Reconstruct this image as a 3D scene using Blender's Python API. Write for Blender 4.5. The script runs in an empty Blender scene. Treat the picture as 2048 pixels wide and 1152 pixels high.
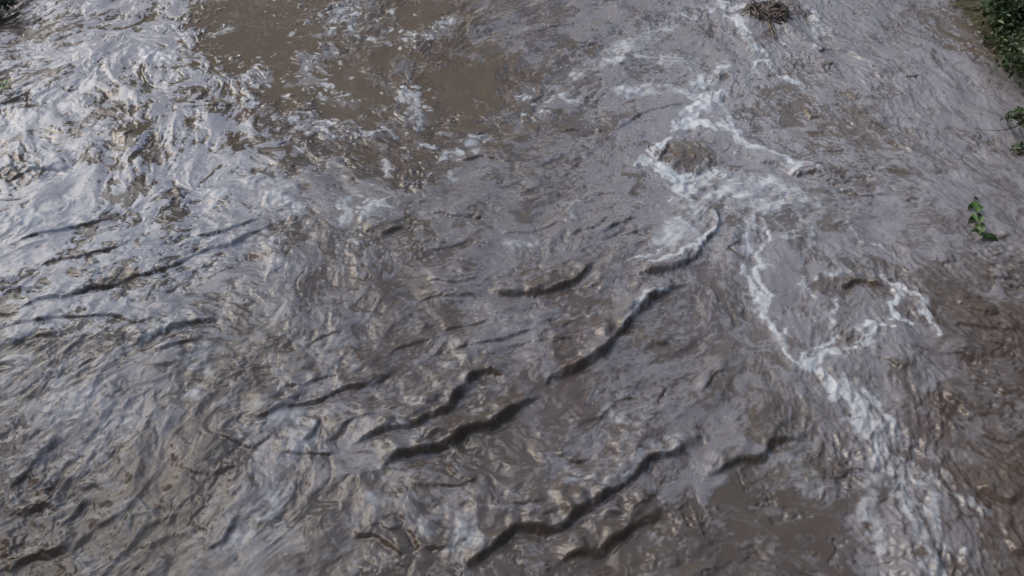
import bpy, math, random
import numpy as np
from mathutils import Vector, Matrix

rng = np.random.default_rng(7)
random.seed(7)
SC = bpy.context.scene
COL = SC.collection
R = math.radians

# ------------------------------------------------------------------ camera
H, PITCH, F = 5.0, R(47.0), 1577.0          # height above the water, degrees down, focal length in photo pixels (2048 wide)
CP, SP = math.cos(PITCH), math.sin(PITCH)

def at(px, py, z=0.0):
    """photo pixel -> point of the place at height z"""
    a, b = (px - 1024.0) / F, (576.0 - py) / F
    dx, dy, dz = a, CP + b * SP, -SP + b * CP
    t = (z - H) / dz
    return Vector((dx * t, dy * t, z))

def proj(x, y):
    d = y * CP + H * SP
    return 1024.0 + F * x / d, 576.0 - F * (y * SP - H * CP) / d

cam_d = bpy.data.cameras.new('camera')
cam_d.sensor_width = 36.0
cam_d.lens = 36.0 * F / 2048.0
cam_d.clip_end = 2000.0
cam = bpy.data.objects.new('camera', cam_d)
cam.location = (0, 0, H)
cam.rotation_euler = (math.pi / 2 - PITCH, 0, 0)
COL.objects.link(cam)
SC.camera = cam

# ------------------------------------------------------------------ helpers
def obj(name, verts, faces, mat, parent=None, smooth=False):
    me = bpy.data.meshes.new(name)
    me.from_pydata([tuple(v) for v in verts], [], faces)
    me.materials.append(mat)
    if smooth:
        me.polygons.foreach_set('use_smooth', [True] * len(me.polygons))
    me.update()
    o = bpy.data.objects.new(name, me)
    COL.objects.link(o)
    if parent is not None:
        o.parent = parent
    return o

def thing(name, label, cat, loc=(0, 0, 0), group=None):
    o = bpy.data.objects.new(name, None)
    o.empty_display_size = 0.1
    o.location = loc
    o['label'] = label
    o['category'] = cat
    if group:
        o['group'] = group
    COL.objects.link(o)
    return o

class MB:
    def __init__(self):
        self.v, self.f = [], []
    def tube(self, pts, r0, r1, n=6):
        pts = [Vector(p) for p in pts]
        m = len(pts)
        base = len(self.v)
        for i, p in enumerate(pts):
            t = (pts[min(i + 1, m - 1)] - pts[max(i - 1, 0)]).normalized()
            a = t.cross(Vector((0.31, 0.2, 0.93)))
            if a.length < 1e-3:
                a = t.cross(Vector((1, 0, 0)))
            a.normalize()
            b = t.cross(a)
            r = r0 + (r1 - r0) * i / max(m - 1, 1)
            for k in range(n):
                q = 2 * math.pi * k / n
                self.v.append(p + a * (r * math.cos(q)) + b * (r * math.sin(q)))
        for i in range(m - 1):
            for k in range(n):
                k2 = (k + 1) % n
                self.f.append((base + i * n + k, base + i * n + k2, base + (i + 1) * n + k2, base + (i + 1) * n + k))
        self.f.append(tuple(base + k for k in range(n))[::-1])
        self.f.append(tuple(base + (m - 1) * n + k for k in range(n)))
    def leaf(self, p, d, up, L, W, fold=0.25, droop=0.2):
        """a pointed leaf, folded along its midrib"""
        p, d, up = Vector(p), Vector(d).normalized(), Vector(up)
        s = d.cross(up)
        if s.length < 1e-3:
            s = d.cross(Vector((1, 0, 0.2)))
        s.normalize()
        u = s.cross(d)
        b = len(self.v)
        prof = ((0, 0), (0.18, 0.62), (0.42, 1.0), (0.7, 0.72), (1.0, 0))
        for t, w in prof:
            c = p + d * (L * t) - u * (droop * L * t * t)
            self.v += [c + s * (W * w * 0.5) + u * (fold * W * w * 0.5), c, c - s * (W * w * 0.5) + u * (fold * W * w * 0.5)]
        for i in range(4):
            j = b + 3 * i
            self.f += [(j, j + 1, j + 4, j + 3), (j + 1, j + 2, j + 5, j + 4)]
    def build(self, name, mat, parent=None, smooth=False):
        return obj(name, self.v, self.f, mat, parent, smooth)

# ------------------------------------------------------------------ materials
def new_mat(name):
    m = bpy.data.materials.new(name)
    m.use_nodes = True
    nt = m.node_tree
    b = nt.nodes['Principled BSDF']
    return m, nt, b

def noise_mat(name, c0, c1, scale, rough=0.7, bump=0.0, spec=0.3, trans=0.0):
    m, nt, b = new_mat(name)
    tc = nt.nodes.new('ShaderNodeTexCoord')
    n = nt.nodes.new('ShaderNodeTexNoise')
    n.inputs['Scale'].default_value = scale
    n.inputs['Detail'].default_value = 5
    nt.links.new(tc.outputs['Object'], n.inputs['Vector'])
    r = nt.nodes.new('ShaderNodeValToRGB')
    r.color_ramp.elements[0].position = 0.36
    r.color_ramp.elements[1].position = 0.64
    r.color_ramp.elements[0].color = (*c0, 1)
    r.color_ramp.elements[1].color = (*c1, 1)
    nt.links.new(n.outputs['Fac'], r.inputs['Fac'])
    nt.links.new(r.outputs['Color'], b.inputs['Base Color'])
    b.inputs['Roughness'].default_value = rough
    b.inputs['Specular IOR Level'].default_value = spec
    if bump:
        bp = nt.nodes.new('ShaderNodeBump')
        bp.inputs['Strength'].default_value = bump
        bp.inputs['Distance'].default_value = 0.02
        nt.links.new(n.outputs['Fac'], bp.inputs['Height'])
        nt.links.new(bp.outputs['Normal'], b.inputs['Normal'])
    return m

M_leaf_dark = noise_mat('dark_leaf', (0.010, 0.020, 0.007), (0.035, 0.058, 0.018), 14, 0.45)
M_leaf_mid = noise_mat('mid_leaf', (0.022, 0.040, 0.014), (0.058, 0.085, 0.034), 12, 0.45)
M_leaf_fresh = noise_mat('fresh_leaf', (0.05, 0.10, 0.025), (0.11, 0.18, 0.06), 20, 0.4)
M_leaf_pale = noise_mat('pale_leaf', (0.10, 0.15, 0.06), (0.17, 0.23, 0.11), 25, 0.4)
M_straw = noise_mat('straw', (0.05, 0.05, 0.024), (0.13, 0.12, 0.075), 9, 0.7)
M_flower = noise_mat('petal', (0.25, 0.27, 0.2), (0.38, 0.40, 0.33), 40, 0.6)
M_twig = noise_mat('twig_bark', (0.02, 0.013, 0.011), (0.05, 0.034, 0.028), 30, 0.7, 0.4)
M_brush = noise_mat('muddy_brush', (0.065, 0.050, 0.042), (0.17, 0.14, 0.12), 22, 0.6, 0.4)
M_wet_brush = noise_mat('wet_brush', (0.035, 0.026, 0.021), (0.08, 0.062, 0.052), 22, 0.45, 0.4)
M_soil = noise_mat('wet_soil', (0.022, 0.018, 0.012), (0.07, 0.06, 0.038), 3, 0.75, 0.6)
M_bark = noise_mat('bark', (0.04, 0.03, 0.02), (0.10, 0.08, 0.06), 5, 0.85, 0.5)
M_concrete = noise_mat('concrete', (0.10, 0.10, 0.095), (0.18, 0.175, 0.165), 2, 0.85, 0.2)

# ------------------------------------------------------------------ water fields
DX = 0.008
X0, X1, Y0, Y1 = -7.0, 7.0, 1.85, 10.15
xs = np.arange(X0, X1, DX)
ys = np.arange(Y0, Y1, DX)
NX, NY = len(xs), len(ys)
GX, GY = np.meshgrid(xs, ys)
f32 = np.float32

_fx = np.fft.fftfreq(NX, DX)[None, :]
_fy = np.fft.rfftfreq(2, 1)[:1]
FX = np.fft.rfftfreq(NX, DX)[None, :]
FY = np.fft.fftfreq(NY, DX)[:, None]
KK = np.sqrt(FX * FX + FY * FY)

def blur(a, s):
    """Gaussian blur, s in metres"""
    return np.fft.irfft2(np.fft.rfft2(a) * np.exp(-2 * (math.pi * s * KK) ** 2), s=a.shape)

def band(lam, width=0.6, seed=0):
    """noise with wavelengths round lam metres, unit variance"""
    g = np.random.default_rng(seed).standard_normal((NY, NX))
    k = np.maximum(KK, 1e-6)
    w = np.exp(-(np.log(k * lam) / width) ** 2)
    a = np.fft.irfft2(np.fft.rfft2(g) * w, s=(NY, NX))
    return (a / a.std()).astype(f32)

def fractal(lam, seed, beta=2.2):
    g = np.random.default_rng(seed).standard_normal((NY, NX))
    k = np.maximum(KK, 1e-6)
    w = (1 + (k * lam) ** 2) ** (-beta / 2)
    w[0, 0] = 0
    a = np.fft.irfft2(np.fft.rfft2(g) * w, s=(NY, NX))
    return (a / a.std()).astype(f32)

def uniform(a):
    """rank transform to 0..1"""
    q = np.quantile(a[::7, ::7], np.linspace(0, 1, 257))
    return np.interp(a, q, np.linspace(0, 1, 257)).astype(f32)

def sstep(a, lo, hi):
    t = np.clip((a - lo) / (hi - lo), 0, 1)
    return t * t * (3 - 2 * t)

PX, PY = proj(GX, GY)                       # where each point of the surface lies among the layout's coordinates

# ragged edges: every layout feature is read through a small swirl of the coordinates
WX = (band(0.5, seed=1) * 0.035 + band(0.16, seed=2) * 0.014 + band(0.06, seed=31) * 0.006)
WY = (band(0.5, seed=3) * 0.035 + band(0.16, seed=4) * 0.014 + band(0.06, seed=32) * 0.006)
RWX, RWY = band(0.9, 0.8, seed=1) * 0.024 + band(0.07, 0.7, seed=2) * 0.0035, band(0.9, 0.8, seed=3) * 0.024 + band(0.07, 0.7, seed=4) * 0.0035
QX, QY = GX + WX, GY + WY
PQX, PQY = proj(QX + WX * 1.5, QY + WY * 1.5)

def grid_map(rows):
    """a coarse map over the photo's extent (rows of digits), cubic-ish sampled at the surface points"""
    m = np.array([[int(c) for c in r.replace(' ', '')] for r in rows], float) / 9.0
    nr, nc = m.shape
    u = np.clip(PQX / 2048.0 * nc - 0.5, 0, nc - 1.001)
    v = np.clip(PQY / 1152.0 * nr - 0.5, 0, nr - 1.001)
    i, j = u.astype(int), v.astype(int)
    fu, fv = u - i, v - j
    fu, fv = fu * fu * (3 - 2 * fu), fv * fv * (3 - 2 * fv)
    return (m[j, i] * (1 - fu) * (1 - fv) + m[j, i + 1] * fu * (1 - fv) + m[j + 1, i] * (1 - fu) * fv + m[j + 1, i + 1] * fu * fv).astype(f32)

COVER = [
 '27987740003413134456778657776652',
 '68878831001331134467778777777763',
 '78767872012242123567676767777776',
 '88857774232142134566798656777777',
 '87857786544231245555667755666788',
 '87737888754332454444668875556788',
 '88858887765644444455677776665677',
 '88877777665554444545675666665667',
 '77777776655444434445665655555434',
 '77887766555444444445555656666211',
 '76776676655444444433445676676211',
 '66776655555444333333455578665211',
 '67876665554444333345555446976211',
 '46776555666443332234554334997211',
 '45443455643332112455544333997211',
 '35543344533442224444433233499211',
 '34342354433332223233332222478211',
 '32232244422321212221322222477211',
]
cover = grid_map(COVER)

# ---- the run of the current: strokes (layout coordinates) whose directions are blended over the surface
STROKES = [
 [(0,230),(90,180),(180,130)], [(20,110),(150,30)], [(60,140),(250,60)], [(230,180),(200,120),(260,70),(340,70)],
 [(240,140),(270,190),(340,200),(400,170)], [(150,220),(205,285),(190,340),(110,360)], [(60,240),(40,300),(80,340)],
 [(330,220),(300,300)], [(300,270),(265,340)], [(380,20),(400,100),(470,130),(515,190),(480,240)],
 [(240,340),(235,450)], [(430,300),(400,370)], [(520,280),(600,310)], [(340,380),(440,400),(560,370)],
 [(0,500),(250,440)], [(60,530),(270,480)], [(80,580),(330,535),(550,450)], [(0,650),(140,620),(250,640)],
 [(0,690),(80,660)], [(200,460),(300,410)], [(550,470),(585,545)], [(420,510),(520,520)], [(260,650),(450,630)],
 [(230,700),(330,690),(420,670)], [(60,760),(160,700)], [(90,850),(130,780)],
 [(690,740),(770,600)], [(650,560),(640,640)], [(720,500),(730,590)], [(600,740),(690,700)], [(480,820),(600,790),(800,740)],
 [(740,465),(1000,430)], [(900,470),(1000,450),(1060,500)], [(980,480),(1040,470),(1060,520)], [(830,570),(1000,555)], [(990,590),(1170,550)],
 [(880,650),(980,640)], [(780,700),(900,690)], [(700,880),(840,850),(1000,740)], [(750,930),(940,870),(1075,800)],
 [(1080,750),(1230,670),(1320,590),(1400,500),(1440,420)], [(1100,420),(1200,380)], [(1120,500),(1160,400)], [(1200,470),(1280,430)],
 [(0,960),(150,830)], [(60,1060),(200,960)], [(150,1100),(270,950)], [(380,1140),(520,980)], [(440,1110),(510,1010)], [(0,1130),(150,1090)],
 [(250,1060),(300,940)], [(520,900),(560,1000)], [(620,830),(640,900)], [(560,1080),(660,1060)],
 [(900,920),(960,980)], [(1000,860),(1060,900)], [(1090,980),(1280,920)], [(950,1120),(1150,1030),(1290,930)], [(1110,1110),(1300,1040)],
 [(740,960),(760,1060)], [(820,1000),(900,1020)],
 [(1400,1000),(1480,930),(1600,880)], [(1420,1040),(1560,1100),(1680,1100)], [(1500,900),(1530,960)], [(1300,1080),(1450,1100)],
 [(1480,560),(1560,690),(1610,740)], [(1650,740),(1750,900),(1800,1100)], [(1800,900),(1900,1040)], [(1610,740),(1740,650)], [(1520,620),(1500,500)],
 [(1660,600),(1680,700)], [(1780,560),(1850,680)], [(1870,560),(2048,640)], [(1900,950),(2048,1010)], [(1830,750),(1900,900)], [(1920,700),(2048,760)], [(1900,820),(2030,860)],
 [(1700,180),(1900,300)], [(1650,100),(1730,120)], [(1800,50),(2000,300)], [(1900,330),(2048,480)], [(1750,350),(1900,420)], [(1620,250),(1760,300)],
 [(1600,60),(1680,160)], [(1740,20),(1830,120)],
 [(880,130),(1000,30)], [(870,90),(880,30)], [(1050,270),(1390,205)], [(900,320),(1030,310)], [(1100,100),(1200,60)], [(1000,200),(960,130)], [(1200,160),(1350,60)],
 [(1440,200),(1460,60)], [(1530,80),(1600,170)], [(1440,280),(1620,340),(1800,370)], [(1300,340),(1280,290),(1330,240)], [(1330,370),(1440,340)],
 [(640,170),(600,60)], [(600,240),(760,260)], [(800,170),(830,260)], [(760,290),(830,360)], [(640,120),(700,30)], [(1450,450),(1330,540)], [(1480,400),(1600,420)],
]
def flow_field():
    c2 = np.zeros((NY, NX), f32); s2 = np.zeros((NY, NX), f32)
    # on a coarse lattice, then enlarged
    cs = 8
    gx, gy = GX[::cs, ::cs], GY[::cs, ::cs]
    a = np.zeros_like(gx); b = np.zeros_like(gx)
    for st in STROKES:
        P = [at(*p) for p in st]
        for p, q in zip(P[:-1], P[1:]):
            L = (q - p).length
            ang = math.atan2(q.y - p.y, q.x - p.x)
            n = max(1, int(L / 0.15))
            for k in range(n):
                m = p.lerp(q, (k + 0.5) / n)
                w = 1.0 / ((gx - m.x) ** 2 + (gy - m.y) ** 2 + 0.02) ** 1.5 * (L / n)
                a += w * math.cos(2 * ang); b += w * math.sin(2 * ang)
    th = 0.5 * np.arctan2(b, a)
    # eddies turn the run a little everywhere
    eddy = fractal(1.2, 11, 3.0)[::cs, ::cs] * 0.28 + band(0.45, seed=12)[::cs, ::cs] * 0.22
    th = th + eddy
    c2, s2 = np.cos(2 * th), np.sin(2 * th)
    i = np.minimum(np.arange(NX) / cs, gx.shape[1] - 1.001); j = np.minimum(np.arange(NY) / cs, gx.shape[0] - 1.001)
    i0, j0 = i.astype(int), j.astype(int)
    fi, fj = (i - i0)[None, :], (j - j0)[:, None]
    def up(m):
        return m[j0][:, i0] * (1 - fi) * (1 - fj) + m[j0][:, i0 + 1] * fi * (1 - fj) + m[j0 + 1][:, i0] * (1 - fi) * fj + m[j0 + 1][:, i0 + 1] * fi * fj
    th = 0.5 * np.arctan2(up(s2), up(c2))
    return np.cos(th).astype(f32), np.sin(th).astype(f32)
VX, VY = flow_field()

def lic(src, n, h=1.0):
    """drag src along the run of the current, n steps of h cells each way"""
    acc = src.copy(); wsum = 1.0
    for sgn in (1, -1):
        ix = np.tile(np.arange(NX, dtype=f32), (NY, 1)); iy = np.tile(np.arange(NY, dtype=f32)[:, None], (1, NX))
        ux, uy = VX * sgn, VY * sgn
        for k in range(1, n + 1):
            ix += ux * h; iy += uy * h
            a = np.clip(ix + 0.5, 0, NX - 1).astype(np.int32); b = np.clip(iy + 0.5, 0, NY - 1).astype(np.int32)
            w = 0.5 + 0.5 * math.cos(math.pi * k / (n + 1))
            acc += w * src[b, a]
            if sgn == 1: wsum += 2 * w
            nx_, ny_ = VX[b, a], VY[b, a]
            flip = np.where(nx_ * ux + ny_ * uy < 0, -1, 1).astype(f32)
            ux, uy = nx_ * flip, ny_ * flip
    acc /= wsum
    acc -= acc.mean()
    return (acc / acc.std()).astype(f32)

def sample(src, ix, iy):
    ix = np.clip(ix, 0, NX - 1.01); iy = np.clip(iy, 0, NY - 1.01)
    a = ix.astype(np.int32); b = iy.astype(np.int32)
    u, v = ix - a, iy - b
    return (src[b, a] * (1 - u) * (1 - v) + src[b, a + 1] * u * (1 - v) + src[b + 1, a] * (1 - u) * v + src[b + 1, a + 1] * u * v).astype(f32)

def norm(a):
    a = a - a.mean()
    return (a / a.std()).astype(f32)

def stir_paths(seed, steps=12):
    """where each point of the surface came from after the eddies have stirred it for a while"""
    psi = fractal(0.9, seed, 3.4) * 0.8 + band(0.35, 0.6, seed + 1) * 0.17 + band(0.14, 0.5, seed + 2) * 0.035
    v, u = np.gradient(psi, DX)
    u, v = u.astype(f32), (-v).astype(f32)          # curl of psi
    u, v = u, v
    sc = (0.019 / DX) / np.sqrt((u * u + v * v).mean())
    uu, vv = v * 0 + 0, 0
    gx_, gy_ = np.gradient(psi, DX)[1], np.gradient(psi, DX)[0]
    U, V = (gy_ * sc).astype(f32), (-gx_ * sc).astype(f32)
    ix = np.tile(np.arange(NX, dtype=f32), (NY, 1)); iy = np.tile(np.arange(NY, dtype=f32)[:, None], (1, NX))
    for k in range(steps):
        a = np.clip(ix + 0.5, 0, NX - 1).astype(np.int32); b = np.clip(iy + 0.5, 0, NY - 1).astype(np.int32)
        du, dv = U[b, a], V[b, a]
        ix -= du; iy -= dv
    return ix, iy
SIX, SIY = stir_paths(101, 12)

L_fine = lic(band(0.034, 0.7, 21), 2)
L_mid = lic(band(0.075, 0.8, 22), 2)
L_big = norm(lic(0.8 * band(0.20, 0.8, 23) + 0.5 * sample(band(0.20, 0.8, 27), SIX, SIY), 5, 1.5))
L_huge = lic(band(0.55, 0.6, 24), 14, 2.2)
S_foam = norm(sample(lic(fractal(0.6, 25, 2.35), 3), SIX, SIY))
L_train = lic(band(0.30, 0.45, 29), 26, 1.8)
L_streak = norm(lic(norm(sample(fractal(0.22, 28, 2.0), SIX, SIY)), 14))
S_film = norm(sample(fractal(0.9, 26, 2.6), SIX, SIY))

# ---- polyline features
def poly_dist(line, reach, wk=1.0):
    """signed distance (positive upstream / to the left of the line) and run 0..1 along a line, within reach metres"""
    P = [at(*p) for p in line]
    x0, x1 = min(p.x for p in P) - reach, max(p.x for p in P) + reach
    y0, y1 = min(p.y for p in P) - reach, max(p.y for p in P) + reach
    i0, i1 = np.clip(np.searchsorted(xs, [x0, x1]), 0, NX); j0, j1 = np.clip(np.searchsorted(ys, [y0, y1]), 0, NY)
    sl = (slice(j0, j1), slice(i0, i1))
    if i1 <= i0 or j1 <= j0:
        return sl, None, None
    x, y = (GX[sl] + WX[sl], GY[sl] + WY[sl]) if wk else (GX[sl] + RWX[sl], GY[sl] + RWY[sl])
    best = np.full(x.shape, 1e9); sd = np.full(x.shape, 1e9); run = np.zeros(x.shape)
    Ls = [(b - a).length for a, b in zip(P[:-1], P[1:])]; T = sum(Ls); acc = 0
    for (a, b), L in zip(zip(P[:-1], P[1:]), Ls):
        ex, ey = (b.x - a.x) / L, (b.y - a.y) / L
        t = np.clip((x - a.x) * ex + (y - a.y) * ey, 0, L)
        dx, dy = x - a.x - ex * t, y - a.y - ey * t
        d = dx * dx + dy * dy
        m = d < best
        best = np.where(m, d, best)
        s = np.sign(ex * (y - a.y) - ey * (x - a.x))
        sd = np.where(m, np.sqrt(d) * s, sd); run = np.where(m, (acc + t) / T, run)
        acc += L
    return sl, sd, run

def ease(run, a=0.2, b=0.2):
    return sstep(run, 0, a) * sstep(1 - run, 0, b)

Z = np.zeros((NY, NX)); calm = np.zeros((NY, NX), f32)

# standing waves: gentle upstream back, steep front towards the bridge. (line left to right, height m, front width m, back width m)
RIDGES = [
 ([(745,940),(800,915),(865,890),(930,868),(985,840),(1030,812),(1080,790)], .10, .040, .22),
 ([(690,880),(760,868),(830,852),(885,815),(940,772),(990,738),(1040,735)], .085, .036, .22),
 ([(1060,790),(1090,758),(1140,735),(1200,700),(1240,668),(1265,640),(1300,600),(1340,572),(1390,565)], .085, .036, .2),
 ([(1240,668),(1300,672),(1350,690)], .035, .03, .1), ([(1230,560),(1290,552),(1330,545),(1390,515),(1425,470),(1440,425),(1445,410)], .06, .03, .16),
 ([(900,1170),(930,1145),(975,1105),(1030,1075),(1110,1050),(1170,1010),(1240,965),(1300,915),(1360,890),(1430,872)], .085, .035, .22),
 ([(1105,1120),(1160,1100),(1220,1070),(1290,1045),(1340,1040)], .07, .045, .22),
 ([(1390,960),(1450,930),(1500,905),(1550,885),(1620,882)], .06, .032, .2),
 ([(480,822),(560,808),(640,800),(720,770),(800,742)], .055, .028, .2),
 ([(560,780),(620,760),(700,755)], .03, .02, .14),
 ([(980,588),(1050,590),(1100,580),(1140,568),(1175,545),(1195,520)], .07, .032, .18),
 ([(850,572),(900,565),(960,560)], .04, .022, .14),
 ([(830,600),(900,592),(960,590)], .03, .02, .12),
 ([(870,660),(930,648),(1000,642)], .03, .02, .14),
 ([(770,720),(800,690),(870,670)], .03, .02, .12),
 ([(720,462),(760,470),(800,462)], .05, .026, .12),
 ([(780,445),(850,432),(940,425),(1010,440)], .035, .02, .14),
 ([(0,640),(70,600),(140,590),(240,560),(340,532),(420,500),(520,462),(570,438)], .055, .022, .16),
 ([(60,540),(150,515),(230,490),(280,470)], .04, .02, .12),
 ([(20,495),(90,470),(160,448),(240,436)], .045, .02, .13),
 ([(380,470),(450,460),(520,440)], .045, .024, .12),
 ([(0,655),(60,640),(130,625),(200,630),(270,642),(340,630)], .04, .022, .14),
 ([(255,690),(300,668),(360,650),(440,634)], .07, .045, .18),
 ([(310,705),(350,693),(410,685)], .035, .02, .12),
 ([(0,695),(60,682),(120,670)], .05, .03, .14),
 ([(0,370),(60,335),(130,350)], .04, .02, .12),
 ([(330,215),(400,212),(470,218),(560,220)], .035, .018, .12),
 ([(900,320),(960,316),(1030,318)], .035, .018, .12),
 ([(1130,330),(1160,315),(1190,312)], .03, .018, .1),
 ([(1080,268),(1140,262),(1210,258),(1290,220),(1390,203)], .03, .016, .12),
 ([(1322,322),(1326,308),(1336,294),(1350,284)], .05, .035, .08),
 ([(1635,108),(1665,100),(1700,108),(1740,125)], .05, .022, .12),
 ([(1640,130),(1675,130)], .03, .016, .08),
 ([(1720,240),(1750,248),(1780,258)], .045, .022, .1),
 ([(1610,210),(1625,235),(1645,235)], .05, .022, .09),
 ([(1610,262),(1650,262)], .03, .018, .09),
 ([(1505,320),(1545,325),(1600,348),(1650,352)], .055, .024, .14),
 ([(1630,300),(1680,298),(1700,305)], .035, .018, .1),
 ([(1760,335),(1820,345)], .045, .024, .1),
 ([(1720,352),(1760,360),(1800,368)], .035, .02, .1),
 ([(1800,405),(1850,408),(1875,420)], .04, .02, .1),
 ([(1640,350),(1710,380),(1790,385)], .03, .018, .1),
 ([(1800,155),(1825,155),(1835,150)], .04, .02, .08),
 ([(1850,510),(1880,522),(1920,525)], .045, .024, .12),
 ([(1910,600),(1950,615),(1990,620)], .05, .028, .12),
 ([(1960,550),(2000,555),(2048,560)], .05, .026, .1),
 ([(1960,540),(2048,580)], .03, .02, .1),
 ([(1740,710),(1790,722),(1830,745)], .05, .03, .12),
 ([(1680,580),(1710,560),(1760,572)], .06, .04, .14),
 ([(1900,640),(1960,640),(2040,660)], .04, .025, .1),
 ([(1960,970),(2000,1000),(2048,1020)], .06, .04, .14),
 ([(2010,1080),(2048,1090)], .06, .035, .12),
 ([(900,930),(920,950),(945,965)], .04, .022, .1),
 ([(1110,915),(1150,925),(1180,905)], .04, .022, .1),
 ([(1010,1000),(1060,1015),(1100,1000)], .035, .02, .1),
 ([(0,975),(40,945),(90,900),(150,868)], .045, .07, .14),
 ([(0,1030),(60,1005),(110,1000)], .04, .07, .14),
 ([(90,1040),(130,1020),(160,990)], .03, .05, .12),
 ([(0,1145),(70,1110),(150,1085)], .045, .07, .16),
 ([(140,1100),(190,1050),(250,1010)], .03, .05, .12),
 ([(360,935),(420,940),(480,930)], .025, .04, .1),
 ([(410,1110),(460,1080),(490,1020)], .03, .05, .12),
 ([(610,880),(640,835)], .05, .02, .1),
 ([(700,1050),(760,1080),(830,1140)], .04, .03, .12),
 ([(820,1050),(850,1085),(900,1090)], .04, .07, .14),
 ([(1380,880),(1400,870),(1420,880)], .04, .025, .08),
 ([(690,310),(720,345),(760,355)], .05, .024, .1),
 ([(1200,465),(1250,445),(1270,435)], .035, .018, .1),
 ([(1240,470),(1280,460)], .03, .018, .08),
 ([(1050,60),(1150,50),(1180,55)], .02, .014, .1),
]
RIDGES += [
 ([(640,870),(700,850),(760,830),(800,805)], .03, .02, .14), ([(880,700),(960,690),(1040,672),(1100,650)], .035, .02, .16), ([(1000,700),(1080,690),(1150,665)], .03, .02, .14),
 ([(830,985),(900,975),(960,950)], .025, .02, .14), ([(1140,860),(1200,840),(1260,800),(1300,790)], .03, .022, .16), ([(1390,780),(1440,750),(1480,740)], .025, .02, .14),
 ([(560,900),(620,905),(690,890)], .03, .022, .14), ([(420,870),(500,880),(560,860)], .025, .02, .14), ([(600,690),(660,672),(720,665)], .03, .018, .12),
 ([(1000,470),(1050,462),(1110,440)], .025, .016, .12), ([(860,500),(930,490),(990,492)], .022, .016, .12), ([(1130,470),(1180,455),(1230,430)], .028, .018, .12),
 ([(1870,700),(1920,705),(1970,730)], .04, .025, .1), ([(1930,760),(1980,770),(2040,800)], .045, .028, .1), ([(1880,780),(1920,800),(1950,840)], .04, .025, .1), ([(1940,860),(1990,880),(2048,900)], .045, .028, .12), ([(1960,680),(2048,700)], .035, .022, .1),
 ([(1650,185),(1690,190),(1720,200)], .03, .016, .08), ([(1680,215),(1720,222),(1740,230)], .03, .016, .08), ([(1790,215),(1830,225),(1850,240)], .03, .016, .08), ([(1760,280),(1800,290),(1830,305)], .035, .018, .09), ([(1840,330),(1870,345),(1890,350)], .03, .016, .08), ([(1690,60),(1730,75),(1750,90)], .025, .014, .08), ([(1925,462),(1955,478),(1990,482),(2020,474)], .03, .018, .08), ([(1940,500),(1975,508),(2020,500)], .02, .016, .08),
]
ridge_h = np.zeros((NY, NX)); front = np.zeros((NY, NX), f32)
vary = np.clip(0.85 + 0.3 * band(0.45, seed=42), .45, 1.4)
wobble = 0.75 + 0.25 * np.clip(band(0.25, seed=41) * 0.8, -1, 1)
for line, h, wf, wb in RIDGES:
    sl, s, run = poly_dist(line, wb * 3, 0)
    if s is None: continue
    if at(*line[-1]).x < at(*line[0]).x: s = -s
    lo = 0.72 if line[0][0] < 600 else (0.9 if h >= .055 else 0.7)
    big = 1.15 if h >= .07 else 1.0
    h, wf = h * 0.80 * lo * big, np.maximum(wf * 0.52 * vary[sl] * big, .010)
    e = ease(run, .2, .2) * wobble[sl]
    endfade = np.exp(-np.maximum(np.abs(s) - 0.0, 0) ** 2 / (2 * wb) ** 2)
    prof = np.where(s > 0, np.exp(-(s / wb) ** 1.3), np.exp(-(s / wf) ** 2) - 0.35 * np.exp(-((s + 2.6 * wf) / (1.6 * wf)) ** 2))
    ridge_h[sl] += h * e * prof
    front[sl] = np.maximum(front[sl], e * np.exp(-((s + 0.9 * wf) / (0.95 * wf)) ** 2))

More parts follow.
